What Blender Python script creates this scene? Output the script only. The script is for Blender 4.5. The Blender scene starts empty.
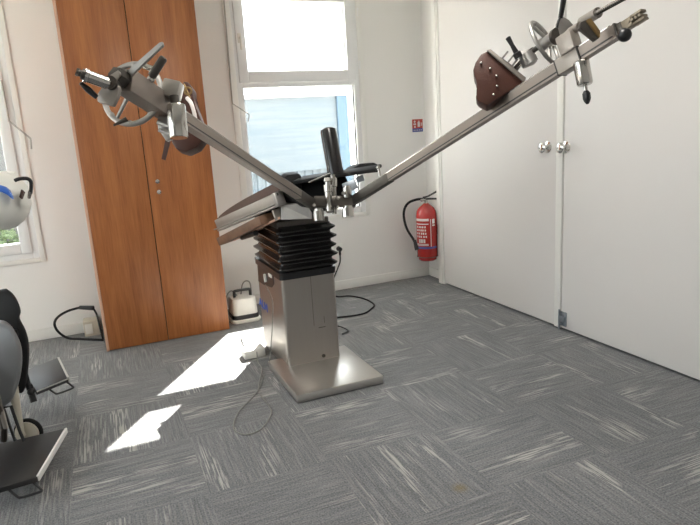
import bpy, bmesh, math, random
from mathutils import Vector as V, Matrix
from math import sin, cos, pi, radians
random.seed(7)
C = bpy.context.scene.collection
# ------------------------------------------------------------------ camera
CH = 1.35
yaw, pitch, roll, F = radians(-22.305), radians(12.376), radians(-3.521), 597.3
W_ = V((-sin(yaw)*cos(pitch), cos(yaw)*cos(pitch), -sin(pitch)))
r0 = V((cos(yaw), sin(yaw), 0)); u0 = r0.cross(W_)
R_ = cos(roll)*r0+sin(roll)*u0; U_ = -sin(roll)*r0+cos(roll)*u0
CAM = V((0, 0, CH))
cd = bpy.data.cameras.new('camera'); cam = bpy.data.objects.new('camera', cd); C.objects.link(cam)
cd.sensor_width = 36; cd.lens = F/700*36; cd.clip_start = .05
cam.matrix_world = Matrix(((R_.x, U_.x, -W_.x, 0), (R_.y, U_.y, -W_.y, 0), (R_.z, U_.z, -W_.z, CH), (0, 0, 0, 1)))
bpy.context.scene.camera = cam
def ray(x, y): return (x-350)/F*R_-(y-262.5)/F*U_+W_
def at(x, y, d): return CAM+ray(x, y)*d              # a real point d metres in front of the lens
def onp(x, y, a, v):                                  # a point on the plane axis a = v
    q = ray(x, y); return CAM+q*((v-CAM[a])/q[a])
# ------------------------------------------------------------------ materials
def nt(name):
    m = bpy.data.materials.new(name); m.use_nodes = True
    t = m.node_tree; b = t.nodes['Principled BSDF']; return m, t, b
def mat(name, col, rough=.5, metal=0, var=.06, scale=30, bump=0, coat=0, bscale=None, stretch=None):
    m, t, b = nt(name); N = t.nodes; L = t.links
    tc = N.new('ShaderNodeTexCoord'); mp = N.new('ShaderNodeMapping')
    if stretch: mp.inputs['Scale'].default_value = stretch
    L.new(tc.outputs['Object'], mp.inputs['Vector'])
    n = N.new('ShaderNodeTexNoise'); n.inputs['Scale'].default_value = scale; n.inputs['Detail'].default_value = 4
    L.new(mp.outputs[0], n.inputs['Vector'])
    mx = N.new('ShaderNodeMix'); mx.data_type = 'RGBA'
    mx.inputs['A'].default_value = (*[c*(1-var) for c in col], 1)
    mx.inputs['B'].default_value = (*[min(1, c*(1+var)) for c in col], 1)
    L.new(n.outputs['Fac'], mx.inputs['Factor']); L.new(mx.outputs['Result'], b.inputs['Base Color'])
    b.inputs['Roughness'].default_value = rough; b.inputs['Metallic'].default_value = metal
    if coat: b.inputs['Coat Weight'].default_value = coat
    if bump:
        bp = N.new('ShaderNodeBump'); bp.inputs['Strength'].default_value = bump; bp.inputs['Distance'].default_value = .002
        n2 = N.new('ShaderNodeTexNoise'); n2.inputs['Scale'].default_value = bscale or scale*3
        L.new(mp.outputs[0], n2.inputs['Vector']); L.new(n2.outputs['Fac'], bp.inputs['Height']); L.new(bp.outputs[0], b.inputs['Normal'])
    return m
def wood(name, c1, c2, rough=.35, grain=(14, 14, .7)):
    m, t, b = nt(name); N = t.nodes; L = t.links
    tc = N.new('ShaderNodeTexCoord'); mp = N.new('ShaderNodeMapping'); mp.inputs['Scale'].default_value = grain
    L.new(tc.outputs['Object'], mp.inputs['Vector'])
    n = N.new('ShaderNodeTexNoise'); n.inputs['Scale'].default_value = 1.2; n.inputs['Detail'].default_value = 5; n.inputs['Distortion'].default_value = .6
    n2 = N.new('ShaderNodeTexNoise'); n2.inputs['Scale'].default_value = 9; n2.inputs['Detail'].default_value = 3
    L.new(mp.outputs[0], n.inputs['Vector']); L.new(mp.outputs[0], n2.inputs['Vector'])
    ad = N.new('ShaderNodeMath'); ad.operation = 'MULTIPLY_ADD'; ad.inputs[1].default_value = .45; L.new(n2.outputs['Fac'], ad.inputs[0]); 
    mu = N.new('ShaderNodeMath'); mu.operation = 'MULTIPLY'; mu.inputs[1].default_value = .6; L.new(n.outputs['Fac'], mu.inputs[0]); L.new(mu.outputs[0], ad.inputs[2])
    cr = N.new('ShaderNodeValToRGB'); cr.color_ramp.elements[0].position = .35; cr.color_ramp.elements[1].position = .68
    cr.color_ramp.elements[0].color = (*c1, 1); cr.color_ramp.elements[1].color = (*c2, 1)
    L.new(ad.outputs[0], cr.inputs[0]); L.new(cr.outputs[0], b.inputs['Base Color']); b.inputs['Roughness'].default_value = rough
    return m
M = {}
M['wall'] = mat('wall_paint', (.83, .82, .795), .85, var=.015, scale=2, bump=.15, bscale=120)
M['ceiling'] = mat('ceiling_paint', (.8, .8, .78), .9, var=.01)
M['door'] = mat('door_lacquer', (.76, .74, .72), .42, var=.012, scale=3)
M['trim'] = mat('white_trim', (.82, .815, .78), .5, var=.01)
M['pvc'] = mat('window_plastic', (.84, .85, .85), .35, var=.01)
M['knobchrome'] = mat('bright_chrome', (.78, .77, .75), .12, 1, var=.02)
M['dark'] = mat('dark_gap', (.015, .015, .015), .8)
M['seal'] = mat('rubber_seal', (.03, .03, .035), .6)
M['steel'] = mat('brushed_steel', (.42, .40, .37), .34, 1, var=.08, scale=8, stretch=(1, 1, 14))
M['column'] = mat('satin_steel_cover', (.38, .35, .32), .36, .85, var=.04, scale=6, stretch=(12, 12, 1))
M['plate'] = mat('steel_base_cover', (.56, .54, .51), .30, .9, var=.04, scale=6, stretch=(1, 12, 12))
M['chrome'] = mat('polished_chrome', (.52, .50, .47), .16, 1, var=.03)
M['cast'] = mat('cast_aluminium', (.36, .345, .325), .4, .8, var=.1, scale=60, bump=.2)
M['lightcast'] = mat('pale_aluminium', (.33, .30, .27), .42, .6, var=.05)
M['beam'] = mat('arm_steel', (.25, .215, .19), .4, .7, var=.07, scale=10)
M['beamdark'] = mat('arm_slot_steel', (.05, .048, .045), .5, .5)
M['brass'] = mat('brass', (.26, .17, .07), .45, .7, var=.15, scale=50)
M['brownsteel'] = mat('tarnished_steel', (.24, .20, .15), .45, .8, var=.2)
M['iron'] = mat('dark_steel', (.10, .09, .08), .4, .8, var=.2)
M['blackplastic'] = mat('black_plastic', (.012, .012, .013), .35, var=.2)
M['blackvinyl'] = mat('black_vinyl', (.010, .009, .009), .25, var=.2, coat=.3)
M['blackrubber'] = mat('black_rubber', (.014, .014, .014), .6)
M['leather'] = mat('brown_leather', (.060, .019, .011), .5, var=.25, scale=25, bump=.4, bscale=200)
M['blackrubber'].node_tree.nodes['Principled BSDF'].inputs['Specular IOR Level'].default_value = .15
M['blackvinyl'].node_tree.nodes['Principled BSDF'].inputs['Specular IOR Level'].default_value = .3
M['brownvinyl'] = mat('brown_vinyl_pad', (.075, .036, .025), .35, var=.2)
M['brownboard'] = wood('brown_laminate_board', (.11, .055, .03), (.20, .105, .06), .5, (3, 3, 3))
M['wardrobe'] = wood('cherry_veneer', (.235, .076, .022), (.40, .148, .046), .38)
M['edge'] = mat('pale_edge_band', (.62, .38, .27), .5)
M['red'] = mat('red_enamel', (.42, .022, .018), .22, var=.06, coat=.5)
M['labelwhite'] = mat('label_white', (.72, .66, .64), .5)
M['labelblue'] = mat('label_blue', (.05, .08, .30), .5)
M['signred'] = mat('sign_red', (.48, .06, .04), .5)
M['blue'] = mat('blue_lettering', (.02, .12, .5), .4)
M['whiteplastic'] = mat('white_plastic', (.74, .73, .68), .4, var=.02)
M['rodgrey'] = mat('grey_white_rod', (.42, .41, .38), .35)
M['cream'] = mat('cream_plastic', (.55, .51, .42), .4, var=.03)
M['greyvinyl'] = mat('grey_vinyl', (.145, .15, .155), .38, var=.08, scale=20)
M['greycable'] = mat('grey_cable', (.22, .22, .20), .5)
M['zinc'] = mat('zinc_plated_steel', (.34, .38, .42), .4, .8, var=.25, scale=60)
M['footplate'] = mat('dark_footplate', (.022, .021, .022), .5, var=.15, bump=.1)
M['hedge'] = mat('garden_leaves', (.075, .11, .05), .7, var=.6, scale=9)
M['lawn'] = mat('pale_gravel', (.42, .39, .35), .9, var=.35, scale=6)
M['gravelwall'] = mat('rough_stone', (.085, .088, .09), .9, var=.7, scale=14)
m, t, b = nt('window_glass'); N = t.nodes; L = t.links; N.remove(b)
tr = N.new('ShaderNodeBsdfTransparent'); gl = N.new('ShaderNodeBsdfGlossy'); gl.inputs['Roughness'].default_value = .02
mx = N.new('ShaderNodeMixShader'); mx.inputs[0].default_value = .06; tr.inputs[0].default_value = (.97, .98, .97, 1)
L.new(tr.outputs[0], mx.inputs[1]); L.new(gl.outputs[0], mx.inputs[2]); L.new(mx.outputs[0], N['Material Output'].inputs[0]); M['glass'] = m
# corrugated pale blue cladding
m, t, b = nt('pale_blue_cladding'); N = t.nodes; L = t.links
tc = N.new('ShaderNodeTexCoord'); mp = N.new('ShaderNodeMapping'); mp.inputs['Scale'].default_value = (.6, .6, 14); L.new(tc.outputs['Object'], mp.inputs[0])
n = N.new('ShaderNodeTexNoise'); n.inputs['Scale'].default_value = 1.5; L.new(mp.outputs[0], n.inputs['Vector'])
cr = N.new('ShaderNodeValToRGB'); cr.color_ramp.elements[0].color = (.115, .15, .18, 1); cr.color_ramp.elements[1].color = (.155, .18, .195, 1)
cr.color_ramp.elements[0].position = .35; cr.color_ramp.elements[1].position = .7
L.new(n.outputs['Fac'], cr.inputs[0]); L.new(cr.outputs[0], b.inputs['Base Color']); b.inputs['Roughness'].default_value = .7; M['cladding'] = m
# carpet tiles: half-metre quarter-turned tiles with streaks
m, t, b = nt('grey_carpet_tiles'); N = t.nodes; L = t.links
def mth(op, a, b_=None, c_=None):
    n = N.new('ShaderNodeMath'); n.operation = op
    for i, v in enumerate((a, b_, c_)):
        if v is None: continue
        if isinstance(v, (int, float)): n.inputs[i].default_value = v
        else: L.new(v, n.inputs[i])
    return n.outputs[0]
tc = N.new('ShaderNodeTexCoord'); sp = N.new('ShaderNodeSeparateXYZ'); L.new(tc.outputs['Object'], sp.inputs[0])
X = mth('MULTIPLY', mth('SUBTRACT', sp.outputs[0], 1.235-10), 2.0); Y = mth('MULTIPLY', mth('SUBTRACT', sp.outputs[1], 1.67-10), 2.0)
ix = mth('FLOOR', X); iy = mth('FLOOR', Y)
chk = mth('MODULO', mth('ADD', ix, iy), 2.0)     # 0 -> one way, 1 -> the other
def mixf(f, a, b_):
    return mth('ADD', mth('MULTIPLY', a, mth('SUBTRACT', 1.0, f)), mth('MULTIPLY', b_, f))
al = mixf(chk, X, Y); ac = mixf(chk, Y, X)       # along / across streaks
seed = mth('ADD', mth('MULTIPLY', ix, 7.31), mth('MULTIPLY', iy, 3.77))
def noise(sa, sc, z, detail=2, rough=.5, q=None):
    cb = N.new('ShaderNodeCombineXYZ'); L.new(mth('MULTIPLY', al, sa), cb.inputs[0]); L.new(mth('MULTIPLY', ac, sc) if q is None else mth('MULTIPLY', mth('FLOOR', mth('MULTIPLY', ac, q)), .737), cb.inputs[1]); L.new(mth('ADD', seed, z), cb.inputs[2])
    n = N.new('ShaderNodeTexNoise'); n.inputs['Scale'].default_value = 1; n.inputs['Detail'].default_value = detail; n.inputs['Roughness'].default_value = rough
    L.new(cb.outputs[0], n.inputs['Vector']); return n.outputs['Fac']
def ramp(v, a, b_):
    n = N.new('ShaderNodeMapRange'); n.inputs['From Min'].default_value = a; n.inputs['From Max'].default_value = b_; L.new(v, n.inputs['Value']); return n.outputs[0]
fine = ramp(noise(3.0, 80, .0, 1, .5, 108), .50, .60)
band = ramp(noise(.9, 4.5, 9.3, 1), .54, .66)
streak = mth('MULTIPLY', fine, mth('ADD', mth('MULTIPLY', band, .80), .20))
fuzz = N.new('ShaderNodeTexNoise'); fuzz.inputs['Scale'].default_value = 150; fuzz.inputs['Detail'].default_value = 3; L.new(tc.outputs['Object'], fuzz.inputs['Vector'])
dk = ramp(noise(2.0, 40, 21.0, 1, .5, 108), .3, .6)
base = mth('MULTIPLY', mth('ADD', mth('MULTIPLY', dk, .32), .74), mth('ADD', mth('MULTIPLY', fuzz.outputs['Fac'], 2.6), -.3))
wear = N.new('ShaderNodeTexNoise'); wear.inputs['Scale'].default_value = 1.1; L.new(tc.outputs['Object'], wear.inputs['Vector'])
base = mth('MULTIPLY', base, mth('ADD', mth('MULTIPLY', wear.outputs['Fac'], .3), .85))
def colr(c):
    n = N.new('ShaderNodeRGB'); n.outputs[0].default_value = (*c, 1); return n.outputs[0]
v1 = N.new('ShaderNodeVectorMath'); v1.operation = 'SCALE'; L.new(colr((.146, .149, .156)), v1.inputs[0]); L.new(base, v1.inputs['Scale'])
mc = N.new('ShaderNodeMix'); mc.data_type = 'RGBA'; L.new(mth('MULTIPLY', streak, .9), mc.inputs['Factor']); L.new(v1.outputs[0], mc.inputs['A']); mc.inputs['B'].default_value = (.40, .39, .36, 1)
dist = N.new('ShaderNodeVectorMath'); dist.operation = 'DISTANCE'; L.new(tc.outputs['Object'], dist.inputs[0]); dist.inputs[1].default_value = onp(460, 488, 2, 0)
ms = N.new('ShaderNodeMix'); ms.data_type = 'RGBA'; L.new(mth('MULTIPLY', ramp(mth('ADD', dist.outputs['Value'], mth('MULTIPLY', fuzz.outputs['Fac'], .03)), .055, .02), .7), ms.inputs['Factor']); L.new(mc.outputs['Result'], ms.inputs['A']); ms.inputs['B'].default_value = (.17, .12, .04, 1)
L.new(ms.outputs['Result'], b.inputs['Base Color']); b.inputs['Roughness'].default_value = .9
b.inputs['Sheen Weight'].default_value = .15
bp = N.new('ShaderNodeBump'); bp.inputs['Strength'].default_value = .5; bp.inputs['Distance'].default_value = .003; L.new(fuzz.outputs['Fac'], bp.inputs['Height']); L.new(bp.outputs[0], b.inputs['Normal'])
M['carpet'] = m
# ------------------------------------------------------------------ mesh building
class MB:
    def __init__(s): s.bm = bmesh.new()
    def box(s, a, b, bev=0):
        a, b = V(a), V(b); c = (a+b)/2; d = b-a
        r = bmesh.ops.create_cube(s.bm, size=1, matrix=Matrix.Translation(c) @ Matrix.Diagonal((abs(d.x), abs(d.y), abs(d.z), 1)))
        if bev: s._bev(r['verts'], bev)
        return s
    def _bev(s, vs, bev, seg=2):
        es = list({e for v in vs for e in v.link_edges})
        bmesh.ops.bevel(s.bm, geom=es, offset=bev, segments=seg, affect='EDGES', profile=.5)
    def blk(s, c, ax, up, sx, sy, sz, bev=0):       # box: sx along ax, sz along up
        ax = V(ax).normalized(); up = V(up); up = (up-ax*up.dot(ax)).normalized(); sd = up.cross(ax)
        m = Matrix(((ax.x, sd.x, up.x, c[0]), (ax.y, sd.y, up.y, c[1]), (ax.z, sd.z, up.z, c[2]), (0, 0, 0, 1))) @ Matrix.Diagonal((sx, sy, sz, 1))
        r = bmesh.ops.create_cube(s.bm, size=1, matrix=m)
        if bev: s._bev(r['verts'], bev)
        return s
    def loft(s, loops, cap=True, close=False):
        L_ = [[s.bm.verts.new(p) for p in lp] for lp in loops]; n = len(L_[0])
        for i in range(len(L_)-(0 if close else 1)):
            A, B = L_[i], L_[(i+1) % len(L_)]
            for j in range(n): s.bm.faces.new((A[j], A[(j+1) % n], B[(j+1) % n], B[j]))
        if cap and not close: s.bm.faces.new(L_[0][::-1]); s.bm.faces.new(L_[-1])
        return s
    def rod(s, p, q, r1, r2=None, n=20, prof=None):
        p, q = V(p), V(q); r2 = r1 if r2 is None else r2; d = (q-p); z = d.normalized()
        x = z.orthogonal().normalized(); y = z.cross(x)
        prof = prof or [(0, r1), (1, r2)]
        return s.loft([[p+d*t+(x*cos(2*pi*k/n)+y*sin(2*pi*k/n))*r for k in range(n)] for t, r in prof])
    def tube(s, pts, r, n=8, smooth=True, sub=6):
        pts = [V(p) for p in pts]
        if smooth and len(pts) > 2:
            o = []
            for i in range(len(pts)-1):
                a = pts[max(i-1, 0)]; b = pts[i]; c = pts[i+1]; d = pts[min(i+2, len(pts)-1)]
                for k in range(sub):
                    t = k/sub; o.append(.5*((2*b)+(c-a)*t+(2*a-5*b+4*c-d)*t*t+(3*b-a-3*c+d)*t**3))
            pts = o+[pts[-1]]
        tg = [(pts[min(i+1, len(pts)-1)]-pts[max(i-1, 0)]).normalized() for i in range(len(pts))]
        x = tg[0].orthogonal().normalized(); lo = []
        for p, z in zip(pts, tg):
            x = (x-z*x.dot(z)).normalized(); y = z.cross(x)
            lo.append([p+(x*cos(2*pi*k/n)+y*sin(2*pi*k/n))*r for k in range(n)])
        return s.loft(lo)
    def torus(s, c, nrm, R, r, n=40, m=10):
        c = V(c); z = V(nrm).normalized(); x = z.orthogonal().normalized(); y = z.cross(x); lo = []
        for i in range(n):
            a = 2*pi*i/n; e = x*cos(a)+y*sin(a)
            lo.append([c+e*(R+r*cos(2*pi*k/m))+z*r*sin(2*pi*k/m) for k in range(m)])
        return s.loft(lo, close=True)
    def prism(s, pts, off, bev=0):
        pts = [V(p) for p in pts]; off = V(off); k0 = len(s.bm.verts)
        s.loft([pts, [p+off for p in pts]])
        if bev:
            s.bm.verts.ensure_lookup_table(); s._bev(list(s.bm.verts)[k0:], bev)
        return s
    def ball(s, c, r, sc=(1, 1, 1), u=20, v=14, rot=None):
        m = Matrix.Translation(V(c)) @ (rot or Matrix()) @ Matrix.Diagonal((*sc, 1))
        bmesh.ops.create_uvsphere(s.bm, u_segments=u, v_segments=v, radius=r, matrix=m); return s
def obj(name, mb, mt, parent=None, smooth=True, ang=35, **kw):
    bm = mb.bm; bmesh.ops.recalc_face_normals(bm, faces=bm.faces)
    if parent is not None:
        o0 = parent['_o'] if '_o' in parent else (0, 0, 0); bmesh.ops.translate(bm, verts=bm.verts, vec=-V(o0))
    me = bpy.data.meshes.new(name); 
    if smooth:
        for f in bm.faces: f.smooth = True
        for e in bm.edges:
            e.smooth = not (len(e.link_faces) == 2 and e.calc_face_angle(0) > radians(ang))
    bm.to_mesh(me); bm.free(); me.materials.append(mt if not isinstance(mt, str) else M[mt])
    o = bpy.data.objects.new(name, me); C.objects.link(o)
    if parent is not None: o.parent = parent; o['_o'] = list(o0)
    for k, v in kw.items(): o[k] = v
    return o
def thing(name, loc, label=None, cat=None, group=None, kind=None):
    o = bpy.data.objects.new(name, None); C.objects.link(o); o.location = loc; o['_o'] = list(loc); o.empty_display_size = .1
    if label: o['label'] = label; o['category'] = cat
    if group: o['group'] = group
    if kind: o['kind'] = kind
    return o
def struct(name, mb, mt, **k): return obj(name, mb, mt, kind='structure', **k)
# ------------------------------------------------------------------ room shell
XR, YB, XL, YF, ZC = 2.665, 4.73, -2.3, -1.6, 2.65
T = .22
struct('floor', MB().box((XL-.2, YF-.2, -.1), (XR+.5, YB+T, 0)), 'carpet', smooth=False)
struct('ceiling', MB().box((XL-.2, YF-.2, ZC), (XR+.5, YB+T, ZC+.15)), 'ceiling', smooth=False)
# window openings in the back wall
A = (1.085, 2.125, .655, 2.46)      # centre window
B = (-1.75, -.44, .60, 2.46)        # left window
mb = MB()
for x0, x1, z0, z1 in ((XL-.2, B[0], 0, ZC), (B[0], B[1], 0, B[2]), (B[0], B[1], B[3], ZC), (B[1], A[0], 0, ZC), (A[0], A[1], 0, A[2]), (A[0], A[1], A[3], ZC), (A[1], XR+.5, 0, ZC)):
    mb.box((x0, YB, z0), (x1, YB+T, z1))
struct('wall_back', mb, 'wall', smooth=False)
# left wall with a window opening (out of frame), front wall behind the camera
mb = MB(); O = (.6, 3.4, .85, 2.35)
for y0, y1, z0, z1 in ((YF-.2, O[0], 0, ZC), (O[1], YB, 0, ZC), (O[0], O[1], 0, O[2]), (O[0], O[1], O[3], ZC)):
    mb.box((XL-.2, y0, z0), (XL, y1, z1))
struct('wall_left', mb, 'wall', smooth=False)
struct('wall_front', MB().box((XL, YF-.2, 0), (XR+.5, YF, ZC)), 'wall', smooth=False)
# right wall: short return by the corner, then the built-in cupboard doors
YJ0, YJ1 = 4.352, 4.425             # jamb
struct('wall_right', MB().box((XR+.07, YJ1, 0), (XR+.3, YB, ZC)).box((XR+.05, YF, 0), (XR+.3, YJ1, ZC)), 'wall', smooth=False)
mb = MB().box((XR-.016, YJ0+.02, 0), (XR+.08, YJ1, ZC), .004).box((XR-.006, YJ0, 0), (XR+.05, YJ0+.022, ZC), .002)
struct('trim_1', mb, 'trim')
struct('baseboard_back', MB().box((B[0]-.3, YB-.014, 0), (-.13, YB, .08), .003).box((.74, YB-.014, 0), (XR+.07, YB, .08), .003), 'trim')
struct('baseboard_right', MB().box((XR+.056, YJ1, 0), (XR+.07, YB-.014, .08), .003), 'trim')
def door(n, y0, y1, yk):
    d = thing('door_%d' % n, (XR, y0, 0), kind='structure')
    obj('door_leaf', MB().box((XR, y0, .014), (XR+.04, y1, ZC-.01), .002), 'door', d)
    k = V((XR, yk, 1.176)); mb = MB()
    mb.rod(k, k+V((-.062, 0, 0)), 0, n=28, prof=[(0, .036), (.08, .036), (.14, .026), (.2, .013), (.5, .013), (.58, .022), (.7, .033), (.82, .034), (.93, .026), (1, .008)])
    obj('door_knob', mb, 'knobchrome', d); return d
d1 = door(1, 2.988, YJ0-.004, 3.068)
for z in (1.62, .28, 2.35):
    obj('hinge', MB().rod((XR-.006, YJ0-.002, z-.045), (XR-.006, YJ0-.002, z+.045), .006), 'trim', d1)
d2 = door(2, 1.30, 2.925, 2.955-.05)
struct('trim_2', MB().box((XR-.008, 2.93, .01), (XR+.04, 2.984, ZC-.01), .002), 'trim')
door(3, -.4, 1.296, 1.2)
lt = MB(); lt.box((XR-.006, 2.875, .03), (XR, 2.927, .125), .001).box((XR-.022, 2.885, .06), (XR-.006, 2.92, .10), .003).rod((XR-.013, 2.93, .002), (XR-.013, 2.93, .135), .006).box((XR-.016, 2.90, .035), (XR-.004, 2.925, .05), .002)
obj('bolt_latch', lt, 'zinc', d2, label='zinc plated floor bolt at the door foot')
struct('door_gap_shade', MB().box((XR+.041, YF, 0), (XR+.049, YJ0, .02)), 'dark', smooth=False)  # dark strip put in as the shade in the gap under the doors
# ------------------------------------------------------------------ windows
def ring(mb, x0, x1, z0, z1, wl, wr, wb, wt, y0, y1, bev=.004):
    mb.box((x0, y0, z0), (x0+wl, y1, z1), bev); mb.box((x1-wr, y0, z0), (x1, y1, z1), bev)
    mb.box((x0+wl, y0, z0), (x1-wr, y1, z0+wb), bev); mb.box((x0+wl, y0, z1-wt), (x1-wr, y1, z1), bev); return mb
w1 = thing('window_1', (A[0], YB, A[2]), kind='structure')
obj('architrave', ring(MB(), A[0]-.045, A[1]+.04, A[2]-.03, A[3]+.05, .05, .045, .035, .05, YB-.012, YB+.01, .003), 'trim', w1)
obj('window_frame', ring(MB(), A[0]-.002, A[1]+.002, A[2]-.002, A[3]+.002, .055, .055, .06, .05, YB-.004, YB+.07).box((A[0]+.05, YB-.004, 1.725), (A[1]-.05, YB+.07, 1.768), .004), 'pvc', w1)
SX0, SX1 = 1.138, 2.075
obj('window_sash', ring(MB(), SX0-.025, SX1+.012, 1.76, A[3]-.03, .075, .07, .085, .07, YB-.022, YB+.045, .006), 'pvc', w1)
obj('seal', ring(MB(), SX0+.046, SX1-.054, 1.842, A[3]-.095, .004, .008, .004, .004, YB+.012, YB+.02, .001), 'seal', w1)
obj('lower_seal', ring(MB(), SX0+.002, SX1-.002, .712, 1.727, .004, .009, .004, .004, YB+.012, YB+.02, .001), 'seal', w1)
obj('glass_pane', MB().box((SX0, YB+.03, 1.80), (SX1, YB+.034, A[3]-.03)), 'glass', w1, smooth=False)
obj('glass_pane', MB().box((SX0, YB+.03, .70), (SX1, YB+.034, 1.74)), 'glass', w1, smooth=False)
def pw(x, y, off=.03): return onp(x, y, 1, YB-off)
h = MB(); a = pw(239.5, 38, .028); h.blk(a, (1, 0, 0), (0, 0, 1), .03, .012, .07, .004); h.rod(a, a+V((0, -.035, 0)), .008); h.blk(a+V((0, -.035, -.04)), (1, 0, 0), (0, 0, 1), .016, .012, .10, .004)
obj('window_handle', h, 'whiteplastic', w1)
def crank(pts, w, r=.005):
    obj('crank_rod', MB().tube([pw(*p) for p in pts], r, smooth=False), 'rodgrey', w, label='slim white shutter crank rod')
crank([(221.5, -30, .03), (232.5, 103.5, .035), (249.5, 114.5, .06), (248, 122, .06)], w1)
mb = MB(); 
for px, py in ((357.5, 12), (359.5, 65)): mb.rod(pw(px, py-4, .02), pw(px, py+4, .02), .007)
obj('hinge', mb, 'pvc', w1)
w2 = thing('window_2', (B[1], YB, B[2]), kind='structure')
obj('architrave', ring(MB(), B[0]-.04, B[1]+.03, B[2]-.03, B[3]+.05, .05, .035, .035, .05, YB-.012, YB+.01, .003), 'trim', w2)
obj('window_frame', ring(MB(), B[0]-.002, B[1]+.002, B[2]-.002, B[3]+.002, .06, .05, .05, .05, YB-.004, YB+.07), 'pvc', w2)
obj('window_sash', ring(MB(), B[0]+.05, B[1]-.045, B[2]+.045, B[3]-.04, .07, .07, .075, .07, YB-.02, YB+.045, .006), 'pvc', w2)
obj('seal', ring(MB(), B[0]+.116, B[1]-.111, B[2]+.116, B[3]-.106, .004, .006, .005, .004, YB+.012, YB+.02, .001), 'seal', w2)
obj('glass_pane', MB().box((B[0]+.08, YB+.03, B[2]+.08), (B[1]-.08, YB+.034, B[3]-.07)), 'glass', w2, smooth=False)
crank([(1.2, 80, .03), (9, 121, .035), (30.5, 138.5, .06), (31.5, 149, .06)], w2, .006)
w3 = thing('window_3', (XL, O[0], O[2]), kind='structure')
mb = MB()
for y0, y1, z0, z1 in ((O[0], O[0]+.06, O[2], O[3]), (O[1]-.06, O[1], O[2], O[3]), (O[0], O[1], O[2], O[2]+.06), (O[0], O[1], O[3]-.06, O[3]), (1.97, 2.03, O[2], O[3])):
    mb.box((XL-.12, y0, z0), (XL-.05, y1, z1), .004)
obj('window_frame', mb, 'pvc', w3)
obj('glass_pane', MB().box((XL-.09, O[0]+.03, O[2]+.03), (XL-.086, O[1]-.03, O[3]-.03)), 'glass', w3, smooth=False)
# ------------------------------------------------------------------ outdoors
struct('ground', MB().box((-30, -30, -.25), (30, 40, -.15)), 'lawn', smooth=False)
bl = thing('workshop_building', (3.2, 10.5, -.15), 'pale blue metal clad low building seen through the centre window', 'building')
mb = MB(); zt = 1.62
prof = []
x = 1.3
while x < 5.05:
    for dx, dy in ((0, 0), (.05, 0), (.07, .03), (.12, .03), (.14, 0)): prof.append((x+dx, 10.5+dy))
    x += .15
front = [V((a, b_, -.15)) for a, b_ in prof]+[V((5.05, 13.5, -.15)), V((1.3, 13.5, -.15))]
mb.prism(front, (0, 0, .85)); obj('lower_cladding', mb, 'cladding', bl, smooth=False)
mb = MB()
BZT = onp(300, 97, 1, 10.4).z
for k in range(12): mb.box((1.3, 10.46-.004*(k % 2), .70+k*(BZT-.7)/12), (4.2, 13.5, .70+(k+1)*(BZT-.7)/12))
obj('upper_cladding', mb, 'cladding', bl, smooth=False)
M['blueclad'] = mat('blue_corner_panel', (.075, .13, .185), .5, var=.08, scale=3)
BPX0, BPX1 = onp(337.5, 110, 1, 10.4).x, onp(348, 110, 1, 10.4).x
obj('corner_panel', MB().box((BPX0, 10.40, -.15), (BPX1, 10.49, BZT), .01), 'blueclad', bl, label='brighter blue corner panel')
obj('roof_edge', MB().box((1.25, 10.36, BZT), (5.1, 13.5, BZT+.06), .01), 'pvc', bl)
st = thing('rubble_wall', (-2.6, 9, -.15), 'rough grey stone wall outside the left window', 'wall')
obj('stonework', MB().box((-5.5, 9, -.15), (.2, 9.5, 1.75), .03), 'gravelwall', st)
def bush(x, y, rr, hgt, label):
    bt = thing('garden_bush', (x, y, -.15), label, 'bush')
    mb = MB()
    for k in range(420):
        a = random.uniform(0, 2*pi); q = random.uniform(.05, 1); zz = hgt*random.uniform(.02, 1); rr_ = rr*math.sqrt(max(0, 1-(zz/hgt)**2))*math.sqrt(q)
        p = V((x+rr_*cos(a), y+rr_*sin(a), -.15+zz)); d = V((random.gauss(0, 1), random.gauss(0, 1), random.gauss(0, 1))).normalized(); e = d.orthogonal().normalized()*.028; d = d*.07
        f = d.cross(e).normalized()*.006
        vs = [mb.bm.verts.new(p+v) for v in (-d, e+f, d, -e+f)]; mb.bm.faces.new(vs)
    obj('foliage', mb, 'hedge', bt, smooth=False)
    obj('stem', MB().rod((x, y, -.16), (x, y, -.15+hgt*.5), .02, .01), 'iron', bt)
bush(-1.3, 8.3, .55, .62, 'low green leafy bush outside the left window, nearer its right edge')
bush(-2.5, 8.3, .6, .7, 'low green leafy bush outside the left window, further left')
# ------------------------------------------------------------------ wardrobe
WX0, WX1, WY = -.095, .737, 4.17
wd = thing('wardrobe', (.32, 4.44, 0), 'tall cherry wood veneer wardrobe with two plain doors between the windows', 'wardrobe')
obj('carcass', MB().box((WX0, WY+.02, .0), (WX1, YB-.02, 2.42), .002), 'wardrobe', wd)
SPX = .309
obj('side_edge', MB().box((WX0, WY+.001, 0), (WX0+.017, WY+.0195, 2.42), .001), 'edge', wd, label='pale edge strip of the side panel')
obj('door', MB().box((WX0+.019, WY, .006), (SPX-.0025, WY+.018, 2.41), .001), 'wardrobe', wd)
dr = obj('door', MB().box((SPX+.0025, WY, .006), (WX1, WY+.018, 2.41), .001), 'wardrobe', wd)
obj('door_gap', MB().box((SPX-.003, WY+.012, .006), (SPX+.003, WY+.019, 2.41)), 'dark', wd, smooth=False)
for px, py in ((157.5, 181.5), (159, 192)):
    p = onp(px, py, 1, WY); obj('lock', MB().rod(p, p+V((0, -.006, 0)), 0, prof=[(0, .014), (.7, .014), (1, .010)]).box(p+V((-.001, -.0065, -.005)), p+V((.001, -.006, .005))), 'chrome', dr)
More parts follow.
